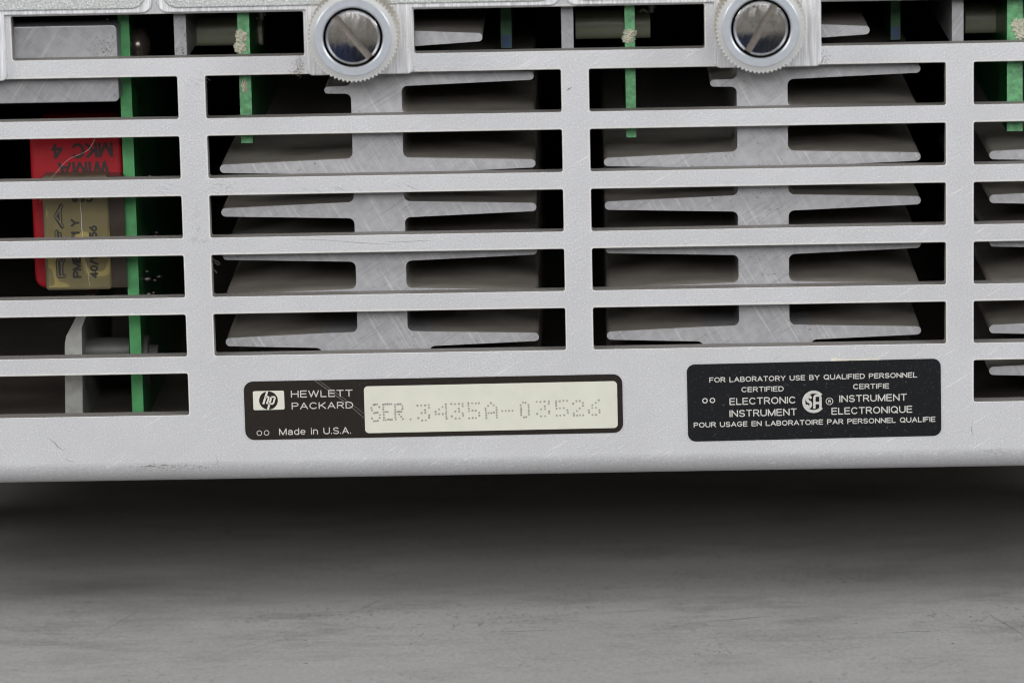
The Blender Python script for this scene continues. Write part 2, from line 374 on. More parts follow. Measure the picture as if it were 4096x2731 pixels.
def make_polish():
    M, n, l, b = mat('polished_screw', (0.6, 0.59, 0.58), 0.12, 1.0); q = N(n, l)
    st = q.noise((2600, 2600, 420), 3, 0.65, (0, math.radians(-12), 0)); sm = q.noise(420, 3, 0.6)
    c = q.ramp(sm, [(0.35, (0.50, 0.48, 0.46)), (0.6, (0.68, 0.67, 0.66))])
    c = q.mix(q.math('MULTIPLY', q.ramp(q.noise(1100, 3, 0.7), [(0.58, g(0)), (0.70, g(1))]), 0.55), c, (0.20, 0.19, 0.18))
    l.new(c, b.inputs['Base Color']); l.new(q.ramp(st, [(0.35, g(0.09)), (0.7, g(0.20))]), b.inputs['Roughness'])
    l.new(q.bump(q.math('ADD', st, sm), 0.00003, 0.35), b.inputs['Normal']); return M
POLISH = make_polish()
SLOTM = make_plain('screw_slot', (0.19, 0.17, 0.155), 0.4, 0.9, 0.15, 1500, 0.00002)
NYLON = make_plain('milky_nylon', (0.35, 0.355, 0.35), 0.4, 0.0, 0.06, 400)
NYLON.node_tree.nodes['Principled BSDF'].inputs['Subsurface Weight'].default_value = 0.25
NYLON.node_tree.nodes['Principled BSDF'].inputs['Subsurface Radius'].default_value = (0.002, 0.002, 0.002)
KNURL = make_plain('grimy_nylon_teeth', (0.33, 0.30, 0.25), 0.5, 0.0, 0.3, 1200)
RINGM = make_plain('satin_ring', (0.35, 0.37, 0.405), 0.4, 0.45, 0.08, 700, 0.00003)
GAPM = make_plain('dark_gap', (0.035, 0.028, 0.022), 0.5, 0.3, 0.3, 500)
LABEL1 = make_label('brown_black_label', (0.014, 0.011, 0.009), (0.05, 0.055, 0.05))
LABEL2 = make_label('black_glitter_label', (0.006, 0.0065, 0.008), (0.14, 0.14, 0.15))
CREAM = make_plain('cream_print', (0.465, 0.465, 0.405), 0.4, 0.0, 0.05, 300)
DOTINK = make_plain('grey_dot_ink', (0.22, 0.21, 0.19), 0.6, 0.0, 0.35, 2500)
SILVER = make_plain('silver_print', (0.40, 0.39, 0.37), 0.5, 0.1, 0.15, 2500)
DARKGLOSS = make_plain('dark_glossy_head', (0.09, 0.075, 0.065), 0.22, 0.7, 0.3, 400)
DIMTUBE = make_plain('dull_grey_spacer', (0.085, 0.085, 0.08), 0.55, 0.3, 0.2, 200)
RUBBER = make_plain('black_rubber', (0.02, 0.02, 0.02), 0.7, 0.0, 0.2, 300)
FIBRE = make_plain('white_lint', (0.34, 0.32, 0.31), 0.7, 0.0, 0.1, 300)
TABLE = make_table(); TSCR = make_plain('pale_scratch', (0.31, 0.305, 0.295), 0.5, 0.0, 0.1, 900)

# ------------------------------------------------------------------ the setting
X0, MUL, SW, PITCHZ, SH, Z0 = -49.241, 4.187, 53.175, 9.073, 6.42, 41.239     # slot grid of the panel
T = 2.9                                                                      # sheet thickness
ZB = at(2048, 1822)[1]; RB = 3.6                                             # where the lower bend starts, its radius
ZBOT = ZB - RB
ZFL = Z0 - 5 * PITCHZ - SH - 3.6                                               # chassis floor just below the lowest slots
ZT = ZBOT - 24.6
bm = bmesh.new()
for x0, x1, y0, y1, z0, z1 in ((-900, 900, -135, 900, ZT - 30, ZT),):
    prism(bm, [(x0, z0), (x1, z0), (x1, z1), (x0, z1)], y0, y1)
for _ in range(60):                                                          # flecks and scratches on the paint
    fx, fy, r = random.uniform(-85, 85), random.gauss(-4, 22), random.uniform(0.06, 0.22) * random.choice((1, 1, 1, 1.7)); q = random.uniform(0, 6.28)
    if fy < -60: continue
    bm.faces.new([bm.verts.new((fx + r * random.uniform(.5, 1.6) * math.cos(q + k), fy + r * random.uniform(.5, 1.3) * math.sin(q + k), ZT + 0.02)) for k in (0, 1.2, 2.5, 3.8, 5.1)]).material_index = random.choice((1, 1, 2))
def scratch(x0, y0, x1, y1, w, mi):
    n = 8; L = []
    for i in range(n + 1):
        t = i / n; x, y = x0 + (x1 - x0) * t + random.uniform(-.15, .15), y0 + (y1 - y0) * t + random.uniform(-.15, .15); ww = w * math.sin(math.pi * min(.95, max(.05, t))) * .5
        d = Vector((y0 - y1, x1 - x0)).normalized() * ww
        L.append((bm.verts.new((x + d.x, y + d.y, ZT + 0.03)), bm.verts.new((x - d.x, y - d.y, ZT + 0.03))))
    for a, b in zip(L, L[1:]): bm.faces.new((a[0], a[1], b[1], b[0])).material_index = mi
for a_ in ((-66, 2, -58, 24, .10, 2), (-28, 12, -20, 26, .12, 2), (-14, -1, -6, -4, .2, 3), (28, 6, 40, 9, .2, 1), (72, 10, 78, -8, .16, 2), (12, 12, 21, 13.5, .18, 3),
           (-34, -30, -30, -26, .25, 3), (56, -2, 66, -1, .12, 1), (-4, 2, 8, 3, .12, 2), (36, -14, 60, -8, .05, 2)): scratch(*a_)
for _ in range(5):
    x, y = random.uniform(-80, 80), random.gauss(2, 18); scratch(x, y, x + random.gauss(0, 5), y + random.gauss(0, 4), .07, random.choice((2, 2, 3)))
tt = link('tabletop', bm, [TABLE, GRIME, SCUFF, TSCR], recalc=False); tt['kind'] = 'structure'

# ------------------------------------------------------------------ the instrument: vented rear panel, labels, casing
inst = thing('instrument', 'silver metal instrument with a slotted rear panel standing above the grey tabletop', 'instrument', (0, 0, ZBOT))
XL, XR, ZTOP = -131.0, 134.0, 66.0
slots = []
def slot(x0, x1, z0, z1): slots.append((x0, x1, z0, z1))
cols = [(X0 - SW, X0, 6), (X0 + MUL, X0 + MUL + SW, 5), (X0 + 2 * MUL + SW, X0 + 2 * MUL + 2 * SW, 5), (X0 + 3 * MUL + 2 * SW, X0 + 3 * MUL + 3 * SW, 6)]
for x0, x1, n in cols:
    for r in range(n):
        zt = Z0 - r * PITCHZ; slot(x0, x1, zt - SH, zt)
r0t, r0b = Z0 + PITCHZ + 0.35, Z0 + PITCHZ - SH + 0.15
a, b_ = at(45, 120)[0], at(1215, 150)[0]; slot(a, b_, r0b, r0t)
slot(at(1655, 120)[0], at(2818, 120)[0], r0b, r0t); slot(at(3258, 100)[0], at(3258, 100)[0] + b_ - a, r0b, r0t)
slot(a - 55, a - 16, r0b, r0t)
bm = bmesh.new()
outer = [(XL, ZB), (XR, ZB), (XR, ZTOP), (XL, ZTOP)]
def srect(s, k):                                                              # the slot grown towards the rounded front edge
    x0, x1, z0, z1 = s
    return rrect(x0 - 0.22 * k, x1 + 0.22 * k, z0 - 0.04 * k, z1 + 0.34 * k, 0.28 + 0.20 * k)
sheet(bm, outer, [srect(s, 1) for s in slots], 0)
sheet(bm, outer, [srect(s, 0) for s in slots], T)
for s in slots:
    R = [(srect(s, k), y) for k, y in ((1, 0), (0.30, 0.012), (0.14, 0.05), (0.05, 0.11), (0, 0.18))]   # a flat rim, then a small rounded edge, both paler than the face
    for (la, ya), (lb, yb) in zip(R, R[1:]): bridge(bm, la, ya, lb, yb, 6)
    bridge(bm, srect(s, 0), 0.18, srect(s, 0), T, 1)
prev = None                                                                   # the lower edge bends back under the casing
for i in range(25):
    q = math.pi / 2 * i / 24
    row = [bm.verts.new((x, RB - RB * math.cos(q), ZB - RB * math.sin(q))) for x in (XL, XR)]
    if prev: bm.faces.new((prev[0], prev[1], row[1], row[0])).smooth = True
    prev = row
# wear: scuffs, grime and glue printed on the face as flat specks
def marks(lines, w, mi, y=-0.012):
    for ln in lines:
        n = len(ln); ww = [w * random.uniform(0.6, 1.2) for _ in ln]; ww[0] = ww[-1] = 0.02
        k0 = len(bm.verts); stroke(bm, [at(px, py) for px, py in ln], ww, y, mi); bm.verts.ensure_lookup_table()
        for v in bm.verts[k0:]:
            if v.co.z < ZB: v.co.y = RB - math.sqrt(max(0, RB * RB - (ZB - v.co.z) ** 2)) - 0.03
def specks(cx, cy, sxp, syp, n, mi, big=0.10, y=-0.014):
    for _ in range(n):
        x, z = at(random.gauss(cx, sxp), random.gauss(cy, syp)); yy = y if z >= ZB else RB - math.sqrt(max(0, RB * RB - (ZB - z) ** 2)) - 0.04; disc(bm, x, z, random.uniform(0.02, big), yy, 5, mi)
marks([[(2265, 364), (2275, 357), (2288, 350)]], 0.22, 2)
for px, py, ln_ in ((1340, 745, 44), (1204, 750, 26), (1258, 757, 28), (1580, 741, 24), (1612, 735, 60), (1335, 752, 20), (1430, 755, 18)):
    marks([[(px, py), (px + ln_ / 2, py + ln_ * .21), (px + ln_, py + ln_ * .42)]], 0.075, 3)
marks([[(1200, 958), (1290, 960), (1370, 966), (1450, 972), (1560, 978)], [(1545, 968), (1640, 966), (1740, 961)], [(2030, 1200), (1966, 1199)]], 0.07, 3)
for i in range(26):                                                           # scratches down the first mullion
    px = random.uniform(770, 800); py = random.uniform(820, 960); marks([[(px, py), (px + random.uniform(-14, 14), py + random.uniform(8, 18))]], 0.05, 3)
for i in range(18):
    px = random.uniform(740, 830); py = random.uniform(275, 345); marks([[(px, py), (px + 16, py + 9)]], 0.04, 3)
for i in range(14):
    px = random.uniform(600, 700); py = random.uniform(735, 775); marks([[(px, py), (px + 24, py + random.uniform(3, 12))]], 0.045, 3)
for i in range(40):
    px = random.gauss(890, 28); py = random.gauss(752, 14); marks([[(px, py), (px + 9, py + 5)]], 0.05, 2)
for i in range(12):
    px = random.uniform(745, 830); py = random.uniform(955, 975); marks([[(px, py), (px + random.uniform(-20, 20), py + random.uniform(-12, 8))]], 0.045, 3)
specks(1196, 262, 9, 20, 110, 4, 0.08); specks(1190, 286, 18, 8, 80, 4, 0.075); specks(3285, 232, 16, 12, 80, 4, 0.09); specks(3265, 255, 16, 5, 60, 4, 0.08)
specks(1660, 285, 30, 8, 40, 4, 0.05)
marks([[(190, 1752), (215, 1766), (228, 1782), (255, 1805)], [(258, 1830), (275, 1842), (300, 1850)], [(222, 1785), (262, 1796)]], 0.13, 3)
specks(700, 1866, 90, 6, 60, 3, 0.10, -0.03); marks([[(640, 1862), (655, 1858), (672, 1864)], [(575, 1868), (600, 1861), (625, 1866)], [(1040, 1866), (1056, 1872)]], 0.26, 2)
marks([[(862, 1815), (872, 1850), (864, 1890)], [(3890, 1680), (3886, 1720), (3893, 1742)], [(745, 1822), (735, 1838)]], 0.12, 3)
for i in range(46):
    px = random.uniform(540, 870); py = 1868 + random.gauss(0, 7) - (px - 540) * 0.004; marks([[(px, py), (px + random.uniform(4, 22), py + random.uniform(-3, 3))]], random.uniform(.10, .26), 2 if random.random() < .6 else 3)
for i in range(22):
    px = random.uniform(3900, 4010); py = random.gauss(1802, 8); marks([[(px, py), (px + random.uniform(4, 20), py + random.uniform(-3, 6))]], .1, 3)
specks(3760, 1790, 60, 12, 16, 3, 0.05)
gl = [(3322, 1440), (3330, 1430), (3350, 1428), (3360, 1436), (3420, 1436), (3480, 1433.5), (3515, 1435), (3520, 1440), (3320, 1445)]
f = bm.faces.new([bm.verts.new((at(*p)[0], -0.016, at(*p)[1])) for p in gl]); f.material_index = 5
panel = link('vented_panel', bm, [PANEL, CUT, GRIME, SCUFF, RUST, GLUE, PALERIM], inst, recalc=False)
# face the panel sheets outwards
bmx = bmesh.new(); bmx.from_mesh(panel.data); bmesh.ops.remove_doubles(bmx, verts=bmx.verts, dist=1e-7); bmesh.ops.recalc_face_normals(bmx, faces=bmx.faces); bmx.to_mesh(panel.data); bmx.free()

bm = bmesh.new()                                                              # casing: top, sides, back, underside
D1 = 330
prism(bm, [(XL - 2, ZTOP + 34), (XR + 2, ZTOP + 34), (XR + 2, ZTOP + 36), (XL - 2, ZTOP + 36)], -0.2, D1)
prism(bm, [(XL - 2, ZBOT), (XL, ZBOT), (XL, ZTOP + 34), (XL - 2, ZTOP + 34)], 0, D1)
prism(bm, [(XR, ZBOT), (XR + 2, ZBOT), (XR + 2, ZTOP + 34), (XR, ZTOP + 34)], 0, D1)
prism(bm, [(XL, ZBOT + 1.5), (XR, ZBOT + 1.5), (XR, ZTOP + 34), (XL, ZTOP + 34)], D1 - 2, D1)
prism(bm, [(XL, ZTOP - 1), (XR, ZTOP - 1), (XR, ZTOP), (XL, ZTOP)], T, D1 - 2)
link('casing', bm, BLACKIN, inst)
bm = bmesh.new(); prism(bm, [(XL, ZBOT), (XR, ZBOT), (XR, ZFL), (XL, ZFL)], RB, D1)
link('chassis_floor', bm, FLOORM, inst)
for fx in (-112, 112):
    for fy in (70, 280):
        bm = bmesh.new()
        bmesh.ops.create_cone(bm, cap_ends=True, segments=28, radius1=9, radius2=8, depth=ZBOT - ZT, matrix=Matrix.Translation((fx, fy, (ZBOT + ZT) / 2)))
        link('rubber_foot', bm, RUBBER, inst)
for xa, xb in ((697, 745), (2246, 2294), (3808, 3854)):                       # upright ribs seen through the top slots
    d = 4; xl, xr = at(xa, 150, d)[0], at(xb, 150, d)[0]
    bm = bmesh.new(); prism(bm, [(xl, r0b - 0.8), (xr, r0b - 0.8), (xr, ZTOP - 1), (xl, ZTOP - 1)], d, d + 60)
    link('divider_rib', bm, SAWN2, inst)

def quad_fn(c, rad, d):
    """Rounded four-cornered outline through source pixels TL, TR, BR, BL on plane d: fn(grow)."""
    P = [Vector(at(*p, d)) for p in c]
    x0 = (P[0].x + P[3].x) / 2; x1 = (P[1].x + P[2].x) / 2
    z1 = (P[0].y + P[1].y) / 2; z0 = (P[2].y + P[3].y) / 2
    ang = math.atan2((P[1] - P[0] + P[2] - P[3]).y, (P[1] - P[0] + P[2] - P[3]).x); cx, cz = (x0 + x1) / 2, (z0 + z1) / 2
    def fn(gw):
        out = []
        for x, z in rrect(x0 - gw, x1 + gw, z0 - gw, z1 + gw, max(0.05, rad + gw), 6):
            dx, dz = x - cx, z - cz
            out.append((cx + dx * math.cos(ang) - dz * math.sin(ang), cz + dx * math.sin(ang) + dz * math.cos(ang)))
        return out
    return fn

# name label, with the serial window
LY = -0.14
lab = quad_fn([(974, 1526.5), (2489.6, 1496), (2492, 1730), (982, 1760)], 1.4, LY)
bm = bmesh.new(); bevelled_plate(bm, lab, LY, -0.004, 0.06)
for off, w in ((0, 0.05), (16, 0.035)):                                       # two scratches across it
    stroke(bm, [at(1258 + off, 1521 + off * .0, LY), at(1330 + off, 1572, LY), at(1400 + off, 1622, LY), at(1455, 1658 + (12 - off), LY)], [w, w * 1.3, w, w], LY - 0.006, 1)
name_plate = link('nameplate', bm, [LABEL1, SCUFF], inst); name_plate['label'] = 'brown black label with a cream serial number window'
bm = bmesh.new()
win = quad_fn([(1455, 1545), (2468, 1523), (2471, 1711), (1461, 1731.6)], 0.6, LY); sheet(bm, win(0), [], LY - 0.012)
link('serial_window', bm, CREAM, name_plate)
bm = bmesh.new()
G = {'S': ['.###.', '#...#', '#....', '.###.', '....#', '#...#', '.###.'], 'E': ['#####', '#....', '#....', '###..', '#....', '#....', '#####'],
     'R': ['####.', '#...#', '#...#', '####.', '#.#..', '#..#.', '#...#'], '3': ['####', '...#', '..#.', '.##.', '...#', '#..#', '.##.'],
     '4': ['...#', '..##', '.#.#', '#..#', '####', '...#', '...#'], '5': ['####', '#...', '#...', '###.', '...#', '...#', '###.'],
     'A': ['..#..', '.#.#.', '#...#', '#...#', '#####', '#...#', '#...#'], '0': ['.##.', '#..#', '#..#', '#..#', '#..#', '#..#', '.##.'],
     '2': ['.##.', '#..#', '...#', '..#.', '.#..', '#...', '####'], '6': ['...#', '..#.', '.#..', '.##.', '#..#', '#..#', '.##.']}
for ch, xa, xb, ya, yb in (('S', 1486, 1517, 1619, 1684), ('E', 1533, 1566, 1617, 1679), ('R', 1580, 1610, 1617, 1677), ('3', 1671, 1715, 1621, 1681), ('4', 1741, 1783, 1618, 1675),
                           ('3', 1806, 1850, 1616, 1674), ('5', 1874, 1916, 1613, 1672), ('A', 1942, 1985, 1613, 1671), ('0', 2083, 2113, 1611, 1669), ('3', 2146, 2195, 1607, 1665),
                           ('5', 2224, 2269, 1604, 1661), ('2', 2293, 2331, 1604, 1662), ('6', 2354, 2396, 1602, 1660)):
    pat = G[ch]; nc = len(pat[0])
    for r, row in enumerate(pat):
        for c, v in enumerate(row):
            if v == '#':
                x, z = at(xa + (xb - xa) * c / (nc - 1) + random.uniform(-1, 1) - r * -0.4, ya + (yb - ya) * r / 6 + random.uniform(-1, 1) - c * .6, LY)
                disc(bm, x, z, random.uniform(0.15, 0.185), LY - 0.02, 9)
for px, py in ((1642, 1676), (2009, 1643), (2023, 1642.5), (2036, 1642.2), (2050, 1642)):
    x, z = at(px, py, LY); disc(bm, x, z, 0.15, LY - 0.02, 9)
link('serial_number', bm, DOTINK, name_plate)
bm = bmesh.new()
for s, p0, p1, cap, bo in (('HEWLETT', (1164, 1590), (1411, 1585.5), 1.09, 0.145), ('PACKARD', (1167, 1637), (1413, 1632.6), 1.06, 0.145), ('Made in U.S.A.', (1117, 1740), (1404, 1734), 1.06, 0.135)):
    text(bm, s, at(*p0, LY), at(*p1, LY), cap, LY - 0.012, bold=bo)
for px, py in ((1037.4, 1731.3), (1066.3, 1730.3)): x, z = at(px, py, LY); ring(bm, x, z, 0.31, 0.41, LY - 0.012)
link('lettering', bm, SILVER, name_plate)
bm = bmesh.new()                                                              # emblem: cream rectangle, dark disc, slanted strokes
em = quad_fn([(1011, 1564), (1136, 1561.5), (1138.5, 1637), (1014, 1640)], 0.25, LY); sheet(bm, em(0), [], LY - 0.012, 0)
cx, cz = at(1074, 1601, LY); disc(bm, cx, cz, 1.42, LY - 0.02, 40, 1)
def e_(px, py): return at(950 + px / 2.94, 1450 + py / 2.94, LY)
for pts, w in (([(350, 337), (303, 487)], 0.30), ([(330, 412), (352, 400), (366, 402), (366, 420), (345, 484)], 0.26), ([(398, 404), (357, 553)], 0.28),
               ([(396, 404), (438, 402), (441, 412), (422, 476), (412, 483), (374, 484)], 0.26)):
    stroke(bm, [e_(*p) for p in pts], w, LY - 0.028, 0)
link('emblem', bm, [CREAM, LABEL1], name_plate)

# certification label
def f_(px, py): return 2700 + px / 2.138, 1400 + py / 2.138
lab2 = quad_fn([(2746.8, 1458.5), (3762, 1433.7), (3766.4, 1742.4), (2752.4, 1766)], 1.2, LY)
bm = bmesh.new(); bevelled_plate(bm, lab2, LY, -0.004, 0.06)
cert = link('certification_label', bm, LABEL2, inst); cert['label'] = 'glittery black bilingual label with silver lettering'
bm = bmesh.new(); SM, BG = 21.5 * .0378, 29 * .0378
for s, p0, p1, cap in (('FOR LABORATORY USE BY QUALIFIED PERSONNEL', (293, 278), (2072, 233), SM), ('CERTIFIED', (568, 360), (930, 352), SM), ('CERTIFIE', (1523, 334), (1832, 328), SM),
                       ('ELECTRONIC', (466, 470), (1032, 455), BG), ('INSTRUMENT', (466, 573), (1043, 557), BG), ('INSTRUMENT', (1405, 446), (1983, 432), BG),
                       ('ELECTRONIQUE', (1338, 552), (2030, 534), BG), ('POUR USAGE EN LABORATOIRE PAR PERSONNEL QUALIFIE', (160, 663), (2228, 612), SM)):
    text(bm, s, at(*f_(*p0), LY), at(*f_(*p1), LY), cap, LY - 0.012, bold=0.155 if cap == BG else 0.175)
for px, py in ((256, 432), (320, 429)): x, z = at(*f_(px, py), LY); ring(bm, x, z, 0.26, 0.42, LY - 0.012)
link('lettering', bm, SILVER, cert)
bm = bmesh.new(); u = 0.0378 / 2.138
x, z = at(*f_(1186, 441), LY); ring(bm, x, z, 72 * u, 98 * u, LY - 0.012, 40, 322, 48)
text(bm, 'S', at(*f_(1118, 500), LY), at(*f_(1174, 499), LY), 122 * u, LY - 0.012, bold=0.19)
for pts in ([(1192, 500), (1192, 402), (1200, 388), (1236, 388), (1244, 402), (1244, 499)], [(1192, 452), (1244, 451)]):
    stroke(bm, [at(*f_(*p), LY) for p in pts], 0.36, LY - 0.013 - 0.001 * len(pts))
x, z = at(*f_(1321, 437), LY); ring(bm, x, z, 26 * u, 32 * u, LY - 0.012); text(bm, 'R', at(*f_(1311, 451), LY), at(*f_(1334, 450), LY), 26 * u, LY - 0.012, bold=0.24)
link('emblem', bm, SILVER, cert)

# ------------------------------------------------------------------ module covers along the top edge
CY = -0.8
PER = at(3039, 100)[0] - at(1406, 100)[0]
tab0 = (at(1226, 200, CY)[0], at(1652, 200, CY)[0]); tabz = at(1440, 300, CY)[1]
rimz = at(1700, 33, CY)[1]; facez = at(1700, 14, CY)[1]
gapx = (at(606, 40, CY)[0], at(630, 40, CY)[0])
cov_labels = ['textured grey module cover at the top left corner, beside the rounded notch', 'textured grey module cover holding the thumbscrew whose slot slants down to the right', 'textured grey module cover holding the thumbscrew with bluish reflections']
for k in range(3):
    dx = (k - 1) * PER
    x0, x1 = gapx[1] + dx, gapx[0] + PER + dx
    t0, t1 = tab0[0] + dx, tab0[1] + dx
    c = thing('module_cover', cov_labels[k], 'module cover', ((x0 + x1) / 2, 0, rimz), 'module covers along the top edge')
    def arc(cx, cz, r, a0, a1, n=6): return [(cx + r * math.cos(math.radians(a0 + (a1 - a0) * i / n)), cz + r * math.sin(math.radians(a0 + (a1 - a0) * i / n))) for i in range(n + 1)]
    def cover(gw):
        r = 1.5; q = 0.9
        return ([(x1 + gw, ZTOP + 33)] + [(x0 - gw, ZTOP + 33)] + arc(x0 + r, rimz + r, r + gw, 180, 270)
                + [(t0 - gw, rimz - gw)] + arc(t0 + q, tabz + q, q + gw, 180, 270) + arc(t1 - q, tabz + q, q + gw, 270, 360) + [(t1 + gw, rimz - gw)]
                + arc(x1 - r, rimz + r, r + gw, 270, 360))
    bm = bmesh.new(); bevelled_plate(bm, cover, CY, -0.01, 0.22)
    link('milled_frame', bm, MILLED, c)
    bm = bmesh.new()
    fx0, fx1 = x0 + 0.75, x1 - 0.75
    bevelled_plate(bm, lambda gw: rrect(fx0 - gw, fx1 + gw, facez - gw, ZTOP + 30 + gw, 2.2 + gw, 6), CY - 0.35, CY, 0.2)
    link('face_plate', bm, CAST, c)

# ------------------------------------------------------------------ thumbscrews
def thumbscrew(px, py, ang, label):
    YF = -8.6
    cx, cz = at(px, py, YF)
    t = thing('thumbscrew', label, 'thumbscrew', (cx, CY, cz), 'captive thumbscrews on the module covers')
    bm = bmesh.new(); NT = 64; ro, ri, rf = 6.74, 6.36, 5.72
    prof = []
    for yy, dr in ((CY, 0), (YF + 0.30, 0)):
        lp = []
        for i in range(NT):
            a = 2 * math.pi * i / NT
            lp += [(cx + (ri + dr) * math.cos(a), cz + (ri + dr) * math.sin(a)), (cx + (ro + dr) * math.cos(a + math.pi / NT), cz + (ro + dr) * math.sin(a + math.pi / NT))]
        prof.append((lp, yy))
    lp = []
    for i in range(2 * NT):
        a = math.pi * i / NT; lp.append((cx + rf * math.cos(a), cz + rf * math.sin(a)))
    bridge(bm, prof[0][0], prof[0][1], prof[1][0], prof[1][1], 1); lm = [(cx + (ri - .06) * math.cos(math.pi * i / NT), cz + (ri - .06) * math.sin(math.pi * i / NT)) for i in range(2 * NT)]
    bridge(bm, prof[1][0], prof[1][1], lm, prof[1][1]); bridge(bm, lm, prof[1][1], lp, YF + 0.10)
    collar = link('knurled_collar', bm, [NYLON, KNURL], t)
    bm = bmesh.new()
    lathe(bm, [(rf + 0.001, YF + 0.5), (rf, YF + 0.07), (rf - 0.1, YF), (4.62, YF), (4.44, YF + 0.14), (4.40, YF + 0.35)], cx, cz, 96)
    link('face_ring', bm, RINGM, t, smooth=True)
    bm = bmesh.new(); lathe(bm, [(4.40, YF + 0.35), (4.38, YF + 2.2), (3.0, YF + 2.2)], cx, cz, 64); disc(bm, cx, cz, 4.39, YF + 2.2, 48)
    link('recess', bm, GAPM, t)
    # slotted head: two domed halves either side of the slot
    bm = bmesh.new(); w, R, dome = 0.47, 4.0, 26.0
    for sgn in (1, -1):
        a0 = math.asin(w / R)
        def half(r_, ww):
            a1 = math.asin(min(1, ww / r_)); return [(r_ * math.cos(a1 + (math.pi - 2 * a1) * i / 40), sgn * r_ * math.sin(a1 + (math.pi - 2 * a1) * i / 40)) for i in range(41)]
        rings = [(R, w + 0.0, YF + 1.6), (R, w, YF + 0.42), (R - 0.10, w + 0.03, YF + 0.36), (R - 0.34, w + 0.07, YF + 0.10)]
        loops = []
        for r_, ww, y in rings: loops.append([bm.verts.new((p[0], y, p[1])) for p in half(r_, ww)])
        for la, lb in zip(loops, loops[1:]):
            for i in range(41): bm.faces.new((la[i], la[(i + 1) % 41], lb[(i + 1) % 41], lb[i]))
        # domed face as a fan of chord strips
        last = loops[-1]; Rf = R - 0.34
        prevrow = last
        for s in range(1, 7):
            k = 1 - s / 7
            row = []
            for v in last:
                x, z = v.co.x * (0.15 + 0.85 * k), (w + 0.07) * sgn + (v.co.z - (w + 0.07) * sgn) * k
                rr = math.hypot(x, z); row.append(bm.verts.new((x, YF + 0.10 - (Rf * Rf - rr * rr) / (2 * dome), z)))
            for i in range(41): bm.faces.new((prevrow[i], prevrow[(i + 1) % 41], row[(i + 1) % 41], row[i]))
            prevrow = row
        bm.faces.new(prevrow)
    ca, sa = math.cos(ang), math.sin(ang)
    for v in bm.verts: v.co = (cx + v.co.x * ca - v.co.z * sa, v.co.y, cz + v.co.x * sa + v.co.z * ca)
    head = link('slotted_head', bm, POLISH, t, smooth=True)
    bm = bmesh.new(); L = math.sqrt(R * R - w * w)
    prism(bm, [(cx + x * ca - z * sa, cz + x * sa + z * ca) for x, z in ((-L, -w), (L, -w), (L, w), (-L, w))], YF + 0.95, YF + 1.7)
    link('slot_floor', bm, SLOTM, t)
thumbscrew(1411, 152, math.radians(-50.5), 'knurled thumbscrew whose slot slants down to the right, left of the two')
thumbscrew(3043.5, 116, math.radians(59.5), 'knurled thumbscrew whose slot slants down to the left, nearer the certification label')

# ------------------------------------------------------------------ heat sinks behind the slots
HD = 4.0; HLEN = 100.0
sxl = (ad(808, 260, HD)[0] + ad(815, 560, HD)[0]) / 2; sxr = (ad(922, 240, HD)[0] + ad(931, 520, HD)[0]) / 2
zr = [ad(925, y, HD)[1] for y in (381, 480, 580, 680, 779)]
SP = (zr[0] - zr[-1]) / 4; ZF3 = (zr[0] + ad(815, 382.5, HD)[1]) / 2
RL = ad(1230, 374, HD)[0] - sxr; LL = sxl - ad(505, 386, HD)[0]
SDX = (ad(2115, 355, HD)[0] - ad(1230, 372, HD)[0] + ad(1386, 370, HD)[0] - ad(504, 386, HD)[0]) / 2
def fin_poly(xr, zc, length, sgn, hr=1.22, ht=0.64, fr=0.9, top=True):
    """Tapered fin growing from the stem at xr, with filleted root and rounded tip."""
    up_ = [(xr, zc + hr + fr)]
    for i in range(1, 6):
        a = math.pi / 2 * i / 5; up_.append((xr + sgn * fr * (1 - math.cos(a)), zc + hr + fr - fr * math.sin(a)))
    up_.append((xr + sgn * (length - ht), zc + ht))
    tip = [(xr + sgn * (length - ht + ht * math.sin(math.pi * i / 10)), zc + ht * math.cos(math.pi * i / 10)) for i in range(1, 10)]
    dn = [(x, 2 * zc - z) for x, z in up_][::-1]
    if not top: up_ = [(xr, zc + hr), up_[-1]]
    return up_ + tip + dn
